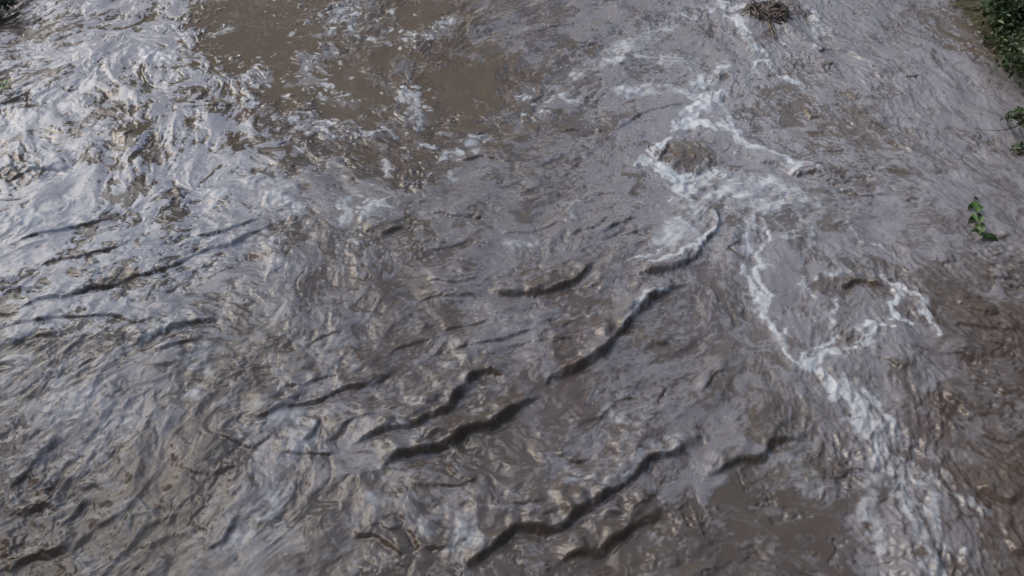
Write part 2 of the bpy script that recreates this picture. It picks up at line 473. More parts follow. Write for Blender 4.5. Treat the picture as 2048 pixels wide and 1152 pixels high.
# foam: ropes and torn sheets (line, half width m, strength, softness)
FOAMS = [
 ([(1480,540),(1520,610),(1560,680),(1600,725),(1615,738)], .045, .9),
 ([(1495,500),(1500,430),(1525,410)], .07, .6), ([(1530,440),(1520,560),(1540,640)], .04, .6),
 ([(1612,738),(1660,715),(1720,690),(1760,650)], .05, .8), ([(1620,730),(1640,690),(1665,660)], .05, .55),
 ([(1780,560),(1800,600),(1790,630),(1815,650)], .05, .8), ([(1800,565),(1840,600),(1865,650)], .04, .7),
 ([(1610,560),(1625,600)], .03, .5), ([(1670,600),(1680,640)], .04, .6), ([(1690,540),(1640,560)], .04, .45),
 ([(1630,738),(1690,790),(1730,850),(1765,920),(1790,1000)], .055, .75), ([(1700,760),(1725,830)], .05, .6), ([(1740,850),(1760,900),(1750,960)], .05, .7), ([(1770,880),(1800,930),(1810,980)], .06, .7), ([(1800,880),(1830,930)], .03, .6), ([(1720,770),(1790,870),(1850,980),(1880,1060)], .035, .6),
 ([(1745,960),(1740,1020),(1765,1100)], .06, .7), ([(1820,1010),(1835,1060),(1850,1100),(1880,1160)], .075, .9), ([(1860,1060),(1905,1100)], .05, .8), ([(1860,950),(1930,1000),(1970,1030)], .045, .6),
 ([(1790,960),(1820,1040),(1840,1150)], .035, .5), ([(1780,860),(1800,880),(1830,940)], .04, .7),
 ([(1440,180),(1410,200),(1385,225),(1370,245)], .10, 1.0), ([(1350,250),(1400,240),(1430,250)], .07, .9), ([(1440,190),(1460,260),(1500,290)], .06, .8), ([(1480,260),(1530,300),(1590,330),(1625,340)], .05, .8),
 ([(1285,318),(1325,328),(1338,355),(1372,378)], .06, 1.15), ([(1318,320),(1308,300),(1325,280)], .035, .9), ([(1400,320),(1420,345),(1390,365)], .06, .55), ([(1275,325),(1325,332)], .04, .8), ([(1305,305),(1320,285),(1345,270)], .05, .8), ([(1370,372),(1400,355),(1440,340)], .07, .9), ([(1372,375),(1372,395)], .06, 1.0), ([(1340,400),(1370,385)], .03, .7),
 ([(1450,360),(1480,395),(1530,410),(1600,390)], .17, .66), ([(1500,360),(1580,380),(1640,400)], .14, .55), ([(1380,420),(1340,480)], .15, .52), ([(1440,370),(1400,420),(1380,470)], .10, .5),
 ([(1310,530),(1360,510),(1400,490),(1430,440)], .05, .8), ([(1250,520),(1310,500),(1330,480)], .035, .6), ([(1260,640),(1290,600),(1330,575)], .035, .6), ([(1235,670),(1245,650)], .04, .7),
 ([(1500,140),(1530,120),(1560,150),(1590,160)], .05, .7), ([(1470,40),(1490,80),(1520,100)], .09, .8), ([(1440,10),(1480,20)], .1, .8), ([(1450,130),(1400,160),(1370,190)], .09, .7),
 ([(1620,20),(1640,60),(1630,90)], .08, .7), ([(1350,40),(1420,20)], .09, .6), ([(1150,150),(1200,125),(1260,90),(1340,45)], .18, .62), ([(1210,130),(1245,112)], .09, .6), ([(1290,110),(1360,120),(1420,150)], .14, .55), ([(1250,180),(1330,170),(1390,190)], .12, .55), ([(1100,170),(1160,200)], .12, .48),
 ([(1130,125),(1190,130)], .03, .5),
 ([(800,195),(830,190),(845,210)], .06, 1.0), ([(785,200),(815,198)], .03, 1.0), ([(830,215),(838,250)], .05, .8), ([(945,270),(990,285)], .04, .9), ([(890,270),(910,265)], .04, .7),
 ([(730,440),(755,415),(770,400)], .06, 1.0), ([(745,405),(785,412)], .03, .8), ([(700,400),(690,450)], .05, .7), ([(710,490),(715,470)], .04, .7), ([(770,320),(780,360)], .05, .8), ([(880,325),(900,305)], .04, .7), ([(900,360),(905,350)], .05, .7),
 ([(890,45),(905,40)], .05, 1.0), ([(820,70),(850,80)], .05, 1.0), ([(750,82),(780,85)], .035, .9), ([(690,45),(710,50)], .04, .9), ([(675,5),(700,10)], .05, .9),
 ([(280,100),(330,115),(400,110)], .10, .9), ([(150,20),(190,10)], .1, .7), ([(30,325),(75,342)], .045, 1.0), ([(20,330),(50,325)], .03, .9), ([(0,440),(60,435)], .12, .7),
 ([(575,235),(610,235)], .06, .9), ([(430,70),(470,65)], .09, .75), ([(570,395),(590,420)], .08, .8), ([(420,390),(430,410)], .08, .8), ([(510,420),(540,400),(580,380)], .07, .7), ([(380,475),(440,478)], .045, .8), ([(530,470),(560,540)], .06, .6),
 ([(500,360),(570,370)], .08, .7), ([(540,230),(570,235)], .04, .8), ([(700,262),(790,268)], .025, .8), ([(480,150),(510,200)], .06, .6), ([(600,130),(660,150)], .02, .5),
 ([(110,800),(170,790),(230,850)], .16, .6), ([(270,690),(320,660),(370,630)], .05, .7), ([(450,1090),(520,1030),(530,1000)], .05, .6), ([(500,840),(560,830),(620,850),(600,900)], .11, .5), ([(900,1100),(940,1080),(930,1060)], .08, .7), ([(830,1040),(880,1040)], .05, .4),
 ([(380,720),(400,700),(410,740)], .05, .7), ([(370,800),(380,770)], .05, .6),
 ([(740,1010),(740,960)], .035, .5), ([(1090,985),(1150,980),(1230,950),(1290,925)], .03, .6), ([(1220,830),(1290,850)], .07, .6), ([(1290,905),(1340,890)], .03, .4), ([(1620,960),(1600,930),(1520,910)], .10, .4),
 ([(1060,480),(1020,490)], .05, .5), ([(1150,400),(1130,440)], .05, .5), ([(1180,560),(1200,540)], .06, .5), ([(1130,640),(1190,630)], .03, .5), ([(890,900),(915,930)], .018, .6), ([(945,1000),(980,1000)], .03, .5),
 ([(1690,780),(1700,840)], .06, .6), ([(1060,630),(1080,680)], .05, .4), ([(1600,440),(1560,490)], .06, .5), ([(1620,460),(1615,480)], .03, .6), ([(1690,430),(1730,480)], .04, .4), ([(1760,480),(1790,510)], .03, .5),
]
foam_line = np.zeros((NY, NX), f32)
for line, hw, st in FOAMS:
    sl, s, run = poly_dist(line, hw * 3)
    if s is None: continue
    P = [at(*p) for p in line]
    g = np.exp(-(np.abs(s) / hw) ** 2.2)
    foam_line[sl] = np.maximum(foam_line[sl], st * g)

# open brown water with hardly a ripple: upwellings and slick boils (centre, half axes, tilt in degrees; layout coordinates), depth of calm
SLICKS = [
 (520,60,150,120,0,1), (580,150,110,60,20,1), (700,190,110,75,10,.95), (850,25,90,40,-25,.9), (770,110,70,35,-20,.8), (720,230,60,30,0,.8),
 (930,190,85,75,10,.9), (985,100,60,30,-20,.6), (820,340,25,50,0,.8), (700,310,60,14,25,.7), (1040,215,30,40,0,.7), (960,255,45,20,0,.6),
 (240,390,32,50,0,.9), (265,260,22,30,0,.9), (390,260,20,40,10,.6), (400,20,20,40,0,.7), (205,450,45,18,-20,.9), (160,90,35,14,-25,.7), (95,60,70,25,-30,.7), (320,668,62,20,-14,1),
 (415,480,30,12,0,.5), (650,590,50,40,0,.55), (620,640,60,20,0,.5), (870,520,60,25,0,.5), (1010,790,90,60,-30,.55), (1090,850,130,60,0,.6), (780,800,80,30,-20,.5), (560,460,40,22,0,.6),
 (1150,590,70,22,0,.7), (1390,310,75,45,0,.7), (1490,445,30,25,0,.7), (1560,440,45,22,0,.7), (1700,570,60,20,0,.6), (1600,700,40,35,0,.4), (1920,75,55,28,38,1), (1870,45,40,14,35,.6),
 (1660,1020,150,62,-8,1), (1490,1040,105,46,25,1), (1570,970,45,18,0,.6), (1700,960,50,60,0,.6), (1640,1110,120,45,0,1), (1230,1080,160,40,-15,.7), (830,1070,60,28,0,.8), (760,1110,60,40,0,.6), (1850,900,20,60,15,.6), (1970,790,50,40,0,.7), (2010,760,60,40,0,.7), (2020,1100,60,60,0,.7),
 (420,930,70,18,0,.5), (400,1020,40,22,0,.6), (60,1120,90,25,-18,.7), (30,1010,50,30,0,.6), (1480,1000,25,30,0,.5), (1340,620,50,50,0,.3), (1640,230,110,60,15,.5), (1720,280,60,30,15,.4),
]
slick = np.zeros((NY, NX), f32)
jit = 1 + 0.20 * norm(sample(band(0.3, seed=51), SIX, SIY)) + 0.12 * L_streak
for cx, cy, ax, ay, tilt, d in SLICKS:
    c, s = math.cos(R(tilt)), math.sin(R(tilt))
    dx, dy = PQX - cx, PQY - cy
    e = np.sqrt(((dx * c + dy * s) / ax) ** 2 + ((-dx * s + dy * c) / ay) ** 2) * jit
    slick = np.maximum(slick, (d * (1 - sstep(e, 0.62, 1.22))).astype(f32))

# boil over the sunken obstacle mid-stream
def hump(px, py, rx, ry, h):
    p = at(px, py)
    e = ((GX - p.x + WX) / rx) ** 2 + ((GY - p.y + WY) / ry) ** 2
    return h * np.exp(-e ** 1.5)
_p = at(1388, 312)
boil = np.exp(-(((GX - _p.x + .4 * WX) / .27) ** 2 + ((GY - _p.y + .4 * WY) / .30) ** 2) ** 1.5)
rough_right = sstep(PX, 1250, 1700) * sstep(PY, 250, 500)                      # where the water is torn to soft smears
left_raft = sstep(1 - ((np.maximum(PX, 0) / 700) ** 2 + (np.maximum(PY - 100, 0) / 640) ** 2), -.3, .6)
calm_mid = np.exp(-(((PX - 980) / 420) ** 2 + ((PY - 560) / 260) ** 2) ** 1.5)   # even, half-covered middle reach
bank_run = sstep(PX - 0.35 * (PY - 100), 1560, 1760) * sstep(560 - PY, 0, 160)  # smooth shallow run along the right bank
L_rope = lic(norm(0.7 * band(0.08, 0.9, 85) + 0.6 * fractal(.1, 87)), 6)
# foam cover
G = norm(lic(norm(band(0.042, 0.9, 94) + .8 * band(.085, .8, 95)), 2))
tex = uniform((0.75 - .25 * left_raft) * S_foam + (0.40 + .2 * left_raft) * L_streak + 0.20 * L_big + (0.50 - .22 * left_raft) * G)
speck = uniform(band(0.04, 0.4, 82) + 0.35 * L_mid)
cov = np.clip(cover * (1.0 - .12 * left_raft) + 0.03 - .06 * left_raft + 0.12 * S_film, 0, 1) * (1 - 0.92 * slick) - 0.5 * front
soft = 0.10 - .065 * left_raft + 0.30 * rough_right + 0.26 * calm_mid + 0.12 * sstep(PY, 600, 1000) + 0.2 * bank_run
edge_arg = cov - (1 - tex)
foam = sstep(cov - (1 - tex), -soft, soft)
foam = (0.62 + .36 * left_raft) * foam + (0.40 - .38 * left_raft) * np.clip(np.clip(cov * 1.5, 0, 1) * (0.6 + 0.5 * uniform(S_film + .6 * L_big)), 0, 1)
lace = (1 - boil) * np.exp(-((edge_arg - 0.05) / 0.05) ** 2) * sstep(speck, .55, .8) * sstep(cover, .35, .7) * (1 - rough_right) * sstep(800 - PY, 0, 300) * (1 - .7 * bank_run) * 0.85
fl_zone = np.zeros((NY, NX), f32)
for line, hw in (([(690,20),(640,80),(615,140),(640,200)], .22), ([(690,40),(760,80),(860,75),(910,30)], .24), ([(600,250),(700,265),(800,270)], .16), ([(640,180),(690,210)], .2), ([(790,180),(835,200),(840,260)], .22), ([(540,240),(590,240)], .16), ([(1040,190),(1100,200)], .16), ([(470,160),(560,160),(600,170)], .14), ([(900,300),(1000,280)], .14)):
    sl, s_, run = poly_dist(line, hw * 2.5)
    fl_zone[sl] = np.maximum(fl_zone[sl], np.exp(-(s_ / hw) ** 2))
flecks = np.zeros((NY, NX), f32)
_r = random.Random(77)
for line, n, spread in (([(690,10),(655,60),(630,110),(618,160),(640,205)], 70, 22), ([(660,30),(700,15),(720,40)], 26, 18), ([(690,60),(745,80),(800,80),(850,76),(880,60),(905,35)], 70, 14), ([(700,130),(640,175),(610,215)], 24, 22),
                        ([(560,245),(620,252),(700,266),(800,270)], 60, 10), ([(640,180),(690,195),(700,215)], 22, 12), ([(790,175),(830,190),(842,215),(838,260)], 46, 14), ([(470,140),(520,160),(560,155),(610,170)], 34, 16), ([(830,280),(860,310),(910,300),(990,280)], 40, 16),
                        ([(1030,180),(1080,200),(1130,195)], 30, 18), ([(480,230),(500,200),(490,180)], 30, 14), ([(560,30),(600,90),(590,140)], 14, 40), ([(760,20),(820,60)], 12, 30), ([(700,400),(720,440),(760,400)], 26, 18)):
    seg = [at(*p) for p in line]
    for _ in range(n):
        k = _r.randrange(len(seg) - 1)
        q = seg[k].lerp(seg[k + 1], _r.random())
        m = _r.gauss(0, spread) * 0.0065
        q = Vector((q.x + m, q.y + _r.gauss(0, spread) * 0.008, 0))
        ax = min(.05, .0095 * math.exp(abs(_r.gauss(0, .85)))); ay = ax * _r.uniform(.45, .9)
        i, j = int((q.x - X0) / DX), int((q.y - Y0) / DX)
        w = int(.16 / DX)
        if not (w < i < NX - w and w < j < NY - w): continue
        sl = (slice(j - w, j + w), slice(i - w, i + w))
        ca, sa = VX[j, i], VY[j, i]
        dx, dy = GX[sl] - q.x + .6 * WX[sl] - .6 * WX[j, i], GY[sl] - q.y + .6 * WY[sl] - .6 * WY[j, i]
        e = ((dx * ca + dy * sa) / ax) ** 2 + ((-dx * sa + dy * ca) / ay) ** 2
        flecks[sl] = np.maximum(flecks[sl], _r.uniform(.55, 1.0) * np.exp(-e ** 2))
ropes = (0.64 + 0.36 * sstep(PX - PY * .4, 900, 1150) * sstep(900 - PY, 0, 150)).astype(f32) * sstep(foam_line * (0.62 + .17 * sstep(PX, 1560, 1680) * sstep(PY, 700, 820) + 0.7 * uniform(.6 * L_rope + .9 * S_foam)) , 0.10, 0.85) * (0.55 + 0.45 * uniform(.7 * L_rope + .9 * S_foam))
beads = (1 - boil) * 0.5 * sstep(uniform(lic(band(0.032, .6, 93), 3) + .25 * L_big), .945, .985) * sstep(cover, .25, .5) * (1 - slick) * (1 - .8 * rough_right) * (1 - .6 * bank_run) * sstep(uniform(S_film + L_streak * .4), .25, .7)
mudboil = np.clip(.6 * sstep(boil, .15, .8), 0, 1)

foam_film = np.clip(np.maximum(foam, .6 * sstep(fl_zone * uniform(L_streak + .5 * S_foam), .3, .7)), 0, 1) * (1 - mudboil)
foam_thick = np.clip(np.maximum(np.maximum(ropes * (1 - 0.8 * mudboil), flecks), np.maximum(lace, beads)), 0, 1)
slick_sheen = (slick * sstep(430 - PY, 0, 200)).astype(f32)  # paler mud painted into the upstream slicks in place of brighter reflection
tint = np.clip(0.5 + 0.25 * fractal(1.5, 91, 2.6), 0, 1)

right_raft = np.exp(-(((PX - 1550 - .25 * (PY - 400)) / 260) ** 2 + ((PY - 350) / 420) ** 2))
film_body = (0.50 + 0.60 * left_raft + 0.26 * right_raft + .12 * bank_run).astype(f32)

# ---- put the surface together
amp = (0.55 + 0.4 * cover) * (1 - 0.93 * slick) * (1 - 0.55 * foam_film) * (1 - .3 * bank_run) * (0.35 + 0.8 * uniform(fractal(0.7, 64, 2.6) + .5 * S_film))
foam_pad = blur(np.maximum(foam_film, foam_thick), .01) * 0.004
swell = fractal(2.4, 61, 3.2) * 0.016 + L_huge * 0.008
chop = (L_big * 0.0062 + L_mid * 0.0020) * (1 - .3 * left_raft) + 0.012 * (0.6 - np.abs(L_train)) * (1 - .3 * rough_right)
riffle = sstep(PX - .25 * PY, 1330, 1560) * (1 - .55 * sstep(PX - .55 * PY, 1700, 1800)) * (1 - .75 * sstep(right_raft, .5, .95)) + sstep(PX, 1780, 1900) * sstep(PY, 480, 620)
chop = chop + np.clip(riffle, 0, 1) * (0.017 * (0.55 - np.abs(lic(band(0.19, .5, 97), 12, 1.3))) + 0.0036 * L_mid) + norm(sample(fractal(0.3, 62, 2.6), SIX, SIY)) * 0.004
fine = L_fine * 0.0004
Z = swell * (1 - 0.6 * slick) + amp * chop + (amp * fine) * (1 - 0.5 * rough_right) + blur(ridge_h, .007) * 1.15 + foam_pad

Z += boil * (0.022 + 0.006 * norm(sample(band(0.16, seed=71), SIX, SIY)))
Z += hump(1535, 40, .35, .35, .06) + hump(1850, 1130, .22, .30, .07)
b2 = blur(foam_line, .02) * (0.010 + 0.005 * band(0.14, seed=73))
Z += np.maximum(b2, 0)

# ------------------------------------------------------------------ water mesh: fine sheet, running out in wide cells to the far reaches
def grow(a, step, n, ratio, sgn):
    out, s, v = [], step, a
    for _ in range(n):
        s *= ratio
        v += sgn * s
        out.append(v)
    return out
ex_r = grow(xs[-1], 0.02, 40, 1.2, 1); ex_l = grow(xs[0], 0.02, 40, 1.2, -1)[::-1]
ey_f = grow(ys[-1], 0.02, 42, 1.2, 1); ey_n = grow(ys[0], 0.02, 36, 1.2, -1)[::-1]
AX = np.concatenate([ex_l, xs, ex_r]); AY = np.concatenate([ey_n, ys, ey_f])
nx, ny = len(AX), len(AY)
def pad(a, val=None, fade=0.0):
    m = np.pad(a, ((len(ey_n), len(ey_f)), (len(ex_l), len(ex_r))), mode='edge')
    return m
MX, MY = np.meshgrid(AX, AY)
outside = np.maximum(np.maximum(X0 - MX, MX - xs[-1]), np.maximum(Y0 - MY, MY - ys[-1]))
MZ = pad(Z) * np.exp(-np.maximum(outside, 0) * 1.2)
nv = nx * ny
co = np.empty((nv, 3), f32)
co[:, 0] = MX.ravel(); co[:, 1] = MY.ravel(); co[:, 2] = MZ.ravel()
me = bpy.data.meshes.new('water')
idx = np.arange(nv, dtype=np.int32).reshape(ny, nx)
quads = np.stack([idx[:-1, :-1], idx[:-1, 1:], idx[1:, 1:], idx[1:, :-1]], -1).reshape(-1, 4)
nf = len(quads)
me.vertices.add(nv); me.loops.add(nf * 4); me.polygons.add(nf)
me.vertices.foreach_set('co', co.ravel())
me.loops.foreach_set('vertex_index', quads.ravel().astype(np.int32))
me.polygons.foreach_set('loop_start', np.arange(0, nf * 4, 4, dtype=np.int32))
me.polygons.foreach_set('use_smooth', np.ones(nf, bool))
me.update(calc_edges=True)
for nm, arr in (('foam_film', foam_film), ('foam_thick', foam_thick), ('tint', tint), ('slick', slick), ('slick_sheen', slick_sheen), ('film_body', film_body)):
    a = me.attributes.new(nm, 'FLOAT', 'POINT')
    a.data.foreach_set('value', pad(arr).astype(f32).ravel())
water = bpy.data.objects.new('water', me)
water['kind'] = 'structure'
COL.objects.link(water)

def water_material():
    m, nt, b = new_mat('flood_water')
    N, Lk = nt.nodes.new, nt.links.new
    def attr(n):
        a = N('ShaderNodeAttribute'); a.attribute_name = n
        return a.outputs['Fac']
    def math_(op, a, b_=None, clamp=False):
        n = N('ShaderNodeMath'); n.operation = op; n.use_clamp = clamp
        for i, v in enumerate((a, b_)):
            if v is None: continue
            if isinstance(v, (int, float)): n.inputs[i].default_value = v
            else: Lk(v, n.inputs[i])
        return n.outputs[0]
    def mix(fac, a, b_):
        n = N('ShaderNodeMix'); n.data_type = 'RGBA'
        Lk(fac, n.inputs['Factor']) if not isinstance(fac, float) else setattr(n.inputs['Factor'], 'default_value', fac)
        for v, s in ((a, 'A'), (b_, 'B')):
            sk = [i for i in n.inputs if i.name == s and i.type == 'RGBA'][0]
            if isinstance(v, tuple): sk.default_value = (*v, 1)
            else: Lk(v, sk)
        return [o for o in n.outputs if o.type == 'RGBA'][0]
    tc = N('ShaderNodeTexCoord')
    def noise(scale, detail=3, rough=0.55, dist=0.0):
        n = N('ShaderNodeTexNoise'); n.inputs['Scale'].default_value = scale; n.inputs['Detail'].default_value = detail
        n.inputs['Roughness'].default_value = rough; n.inputs['Distortion'].default_value = dist
        Lk(tc.outputs['Object'], n.inputs['Vector'])
        return n.outputs['Fac']
    mud = mix(attr('slick_sheen'), mix(attr('tint'), MUD_A, MUD_B), (0.112, 0.092, 0.073))
    n1 = noise(52, 5, 0.62, 0.5)
    n2 = noise(130, 2)
    film = math_('MULTIPLY', attr('foam_film'), math_('ADD', 0.40, math_('MULTIPLY', n1, 1.05)), True)
    film = math_('MULTIPLY', film, attr('film_body'))
    thick = math_('MULTIPLY', attr('foam_thick'), math_('ADD', 0.72, math_('MULTIPLY', n2, 0.45)), True)
    col = mix(film, mud, FILM)
    col = mix(thick, col, FROTH)
    Lk(col, b.inputs['Base Color'])
    foamy = math_('MAXIMUM', math_('MULTIPLY', film, 0.1), thick, True)
    rough = math_('ADD', 0.05, math_('MULTIPLY', foamy, 0.45))
    Lk(rough, b.inputs['Roughness'])
    b.inputs['IOR'].default_value = 1.43
    bp = N('ShaderNodeBump'); bp.inputs['Strength'].default_value = 0.22; bp.inputs['Distance'].default_value = 0.006
    hgt = math_('ADD', math_('MULTIPLY', noise(55, 3, 0.55, 0.8), 1.0), math_('MULTIPLY', n2, 0.35))
    calm_ = math_('SUBTRACT', 1.0, math_('MULTIPLY', attr('slick'), 0.93))
    Lk(math_('MULTIPLY', hgt, calm_), bp.inputs['Height'])
    Lk(bp.outputs['Normal'], b.inputs['Normal'])
    return m
MUD_A, MUD_B = (0.079, 0.062, 0.047), (0.081, 0.061, 0.053)
FILM, FROTH = (0.274, 0.278, 0.312), (0.44, 0.47, 0.50)
me.materials.append(water_material())

# ------------------------------------------------------------------ light and sky
SUN_EL, SUN_AZ = 40.0, -72.0              # azimuth measured from straight upstream (+y), to the right positive
world = bpy.data.worlds.new('World')
SC.world = world
world.use_nodes = True
nt = world.node_tree
bg = nt.nodes['Background']
sky = nt.nodes.new('ShaderNodeTexSky')
sky.sky_type = 'NISHITA'
sky.sun_disc = False
sky.sun_elevation = R(SUN_EL)
sky.sun_rotation = R(SUN_AZ)
sky.dust_density = 4.0
sky.air_density = 1.4
hs = nt.nodes.new('ShaderNodeHueSaturation')
hs.inputs['Saturation'].default_value = 0.9
nt.links.new(sky.outputs['Color'], hs.inputs['Color'])
nt.links.new(hs.outputs['Color'], bg.inputs['Color'])
bg.inputs['Strength'].default_value = 0.14
sun_d = bpy.data.lights.new('sun', 'SUN')
sun_d.energy = 0.9
sun_d.angle = R(85)
sun_d.color = (1.0, 0.99, 0.98)
sun = bpy.data.objects.new('sun', sun_d)
el, az = R(SUN_EL), R(SUN_AZ)
dirv = Vector((math.sin(az) * math.cos(el), math.cos(az) * math.cos(el), math.sin(el)))
sun.rotation_euler = dirv.to_track_quat('Z', 'Y').to_euler()
COL.objects.link(sun)
vs = SC.view_settings
vs.view_transform = 'Standard'; vs.look = 'None'; vs.gamma = 1.0; vs.exposure = 0.70

# ------------------------------------------------------------------ the bridge the picture is taken from (behind and under the viewer)
bm = MB()
def box(mb, x0, x1, y0, y1, z0, z1):
    b = len(mb.v)
    mb.v += [Vector(p) for p in ((x0, y0, z0), (x1, y0, z0), (x1, y1, z0), (x0, y1, z0), (x0, y0, z1), (x1, y0, z1), (x1, y1, z1), (x0, y1, z1))]
    mb.f += [tuple(b + i for i in f) for f in ((3, 2, 1, 0), (4, 5, 6, 7), (0, 1, 5, 4), (1, 2, 6, 5), (2, 3, 7, 6), (3, 0, 4, 7))]
box(bm, -22, 22, -7.5, 0.50, 2.9, 3.5)  # deck edge carried forward to shade the near water
box(bm, -22, 22, -0.25, 0.0, 3.5, 4.5)
box(bm, -22, 22, -7.45, -7.2, 3.5, 4.5)
br = bm.build('bridge', M_concrete)
br['kind'] = 'structure'

# ------------------------------------------------------------------ unseen trees: wood upstream mirrored in smooth water, side trees added for shade
def leaf_cloud(mb, c, rad, n, L, W, seed, clumps=14, up=0.3):
    r = random.Random(seed)
    cl = []
    for _ in range(clumps):
        d = Vector((r.gauss(0, 1), r.gauss(0, 1), r.gauss(0, 1))).normalized() * (r.random() ** 0.4)
        cl.append((Vector((d.x * rad[0], d.y * rad[1], d.z * rad[2])) * 0.8, 0.25 + 0.3 * r.random()))
    for _ in range(n):
        o, q = cl[r.randrange(clumps)]
        p = Vector(c) + o + Vector((r.gauss(0, .5) * rad[0] * q, r.gauss(0, .5) * rad[1] * q, r.gauss(0, .5) * rad[2] * q))
        d = Vector((r.uniform(-1, 1), r.uniform(-1, 1), r.uniform(-.7, .5) + up * 0.3))
        k = r.uniform(.6, 1.25)
        mb.leaf(p, d, Vector((r.gauss(0, .5), r.gauss(0, .5), 1)), L * k, W * k, .2, r.uniform(0, .5))
wood = MB()
for k, (x, y, h, rr) in enumerate([(-12.5, 24, 15, 3.2), (-8.5, 23, 17, 3.6), (-4.2, 24.5, 17.5, 3.8), (-0.6, 23.5, 15, 3.0), (2.6, 27, 9, 2.6), (6, 27, 7.5, 2.6), (10, 24, 8, 3), (13.5, 19, 8, 3), (14, 14, 6, 2.4), (-12.0, 6.2, 11, 2.8), (-13, 1.5, 12, 3.4), (-13, -3, 12, 3.4), (11, 4, 9, 3), (12, -1, 10, 3.2), (12.5, 8.5, 7, 2.6)]):
    wood.tube([(x, y, -.2), (x + .1, y, h * .35), (x + .3, y + .1, h * .85)], .32, .06, 7)
    leaf_cloud(wood, (x, y, h * .56), (rr, rr, h * .46), 1500, .75, .42, 300 + k, 26)
wd = wood.build('wood', M_leaf_dark)
wd['kind'] = 'stuff'
wd['label'] = 'dense dark wood far upstream mirrored in the smooth water, and unseen side trees added to shade the near water'

# ------------------------------------------------------------------ banks
def bank(name, shore, side):
    """a slope of wet soil rising away from a shoreline of points"""
    n, m = 90, 26
    V, Fc = [], []
    r = random.Random(len(name) + side)
    tot = [0]
    for a, b in zip(shore[:-1], shore[1:]): tot.append(tot[-1] + (b - a).length)
    for i in range(n):
        t = tot[-1] * i / (n - 1)
        k = max(j for j in range(len(shore) - 1) if tot[j] <= t + 1e-9)
        a, b = shore[k], shore[k + 1]
        p = a.lerp(b, (t - tot[k]) / (b - a).length)
        d = (shore[-1] - shore[0]).normalized(); out = Vector((d.y, -d.x, 0)) * side
        for j in range(m):
            w = 14.0 * (j / (m - 1)) ** 2.2
            z = -0.10 + 0.55 * (1 - math.exp(-w / .55)) + 0.10 * w + r.uniform(-.03, .03) * min(1, w * 3)
            q = p + out * (w - .10 + r.uniform(-.025, .025))
            V.append((q.x, q.y, z))
    for i in range(n - 1):
        for j in range(m - 1):
            a = i * m + j
            Fc.append((a, a + 1, a + m + 1, a + m))
    o = obj(name, V, Fc, M_soil, None, True)
    o['kind'] = 'structure'
    return o
sr0, sr1 = at(1918, 8), at(2052, 185)
dr = (sr0 - sr1).normalized()
shore_r = [sr1 - dr * 9, sr1, at(1992, 95), sr0, sr0 + dr * 14]
bank('riverbank', shore_r, 1)
sl0, sl1 = at(35, -22), at(-40, 52)
dl = (sl0 - sl1).normalized()
bank('riverbank', [sl1 - dl * 9, sl1, sl0, sl0 + dl * 14], -1)

# ------------------------------------------------------------------ plants
def bush(name, label, cat, base, centre, rad, n, L, W, mat, seed, n_stem=14, flowers=0, tips=None):
    t = thing(name, label, cat, base)
    off = Vector(base)
    r = random.Random(seed)
    st = MB(); lf = MB()
    c = Vector(centre) - off
    for _ in range(n_stem):
        e = c + Vector((r.uniform(-.8, .8) * rad[0], r.uniform(-.8, .8) * rad[1], r.uniform(-.2, .8) * rad[2]))
        b = Vector((r.uniform(-.12, .12), r.uniform(-.12, .12), -.05))
        mid = b.lerp(e, .5) + Vector((0, 0, .12 * rad[2])) + Vector((r.gauss(0, .04), r.gauss(0, .04), 0))
        st.tube([b, mid, e], .008, .003, 5)
    leaf_cloud(lf, c, rad, n, L, W, seed + 1, 16)
    st.build('stems', M_twig, t)
    lf.build('foliage', mat, t)
    if tips:
        tp = MB()
        leaf_cloud(tp, c + Vector((0, -.05, .08)), (rad[0] * 1.05, rad[1] * 1.05, rad[2] * 1.05), tips, L * .8, W * .7, seed + 5, 12)
        tp.build('young_leaves', M_leaf_pale, t)
    if flowers:
        for _ in range(flowers):
            fl = MB()
            p = c + Vector((r.gauss(0, .55) * rad[0], r.gauss(0, .55) * rad[1], rad[2] * r.uniform(.3, 1.0)))
            for q in range(5):
                a = q * 1.2566 + r.random()
                fl.leaf(p, (math.cos(a), math.sin(a), .25), (0, 0, 1), .026, .02, .1, .1)
            fl.build('flower', M_flower, t)
    return t

def on(px, py, z): return tuple(at(px, py, z))
bush('leafy_bush', 'dense dark green bush on the right bank, filling the upper right corner', 'bush', on(2030, 6, .25), on(2018, 14, .40), (.44, .40, .24), 820, .085, .045, M_leaf_dark, 11, 18, 0, 60)
bush('leafy_bush', 'dark green bush on the right bank below the corner bush, with few pale flowers', 'bush', on(2072, 140, .25), on(2062, 120, .32), (.32, .52, .22), 560, .07, .04, M_leaf_dark, 21, 14, 9, 50)
bush('flowering_herb', 'low trailing herb with pale flower heads at the waterline of the right bank', 'herb', on(2000, 95, .06), on(1998, 78, .12), (.26, .20, .09), 260, .05, .02, M_leaf_mid, 31, 10, 7, 20)
bush('overhanging_shrub', 'green shrub leaning in from the right edge, with two bare twigs over the water', 'shrub', on(2085, 240, .25), on(2042, 232, .22), (.17, .12, .09), 170, .06, .03, M_leaf_mid, 41, 8, 0, 10)
ov = bpy.data.objects['overhanging_shrub']
tw = MB()
def px_path(pts): return [Vector(on(*p)) - Vector(ov.location) for p in pts]
tw.tube(px_path([(2085, 238, .24), (2040, 237, .20), (2010, 235, .13), (1990, 228, .09), (1974, 222, .07)]), .006, .002, 5)
tw.tube(px_path([(2085, 232, .24), (2048, 245, .20), (2025, 256, .14), (2000, 261, .10), (1978, 261, .07), (1950, 257, .05)]), .007, .002, 5)
tw.tube(px_path([(1996, 261, .10), (2006, 270, .09), (2012, 276, .07)]), .003, .0015, 5)
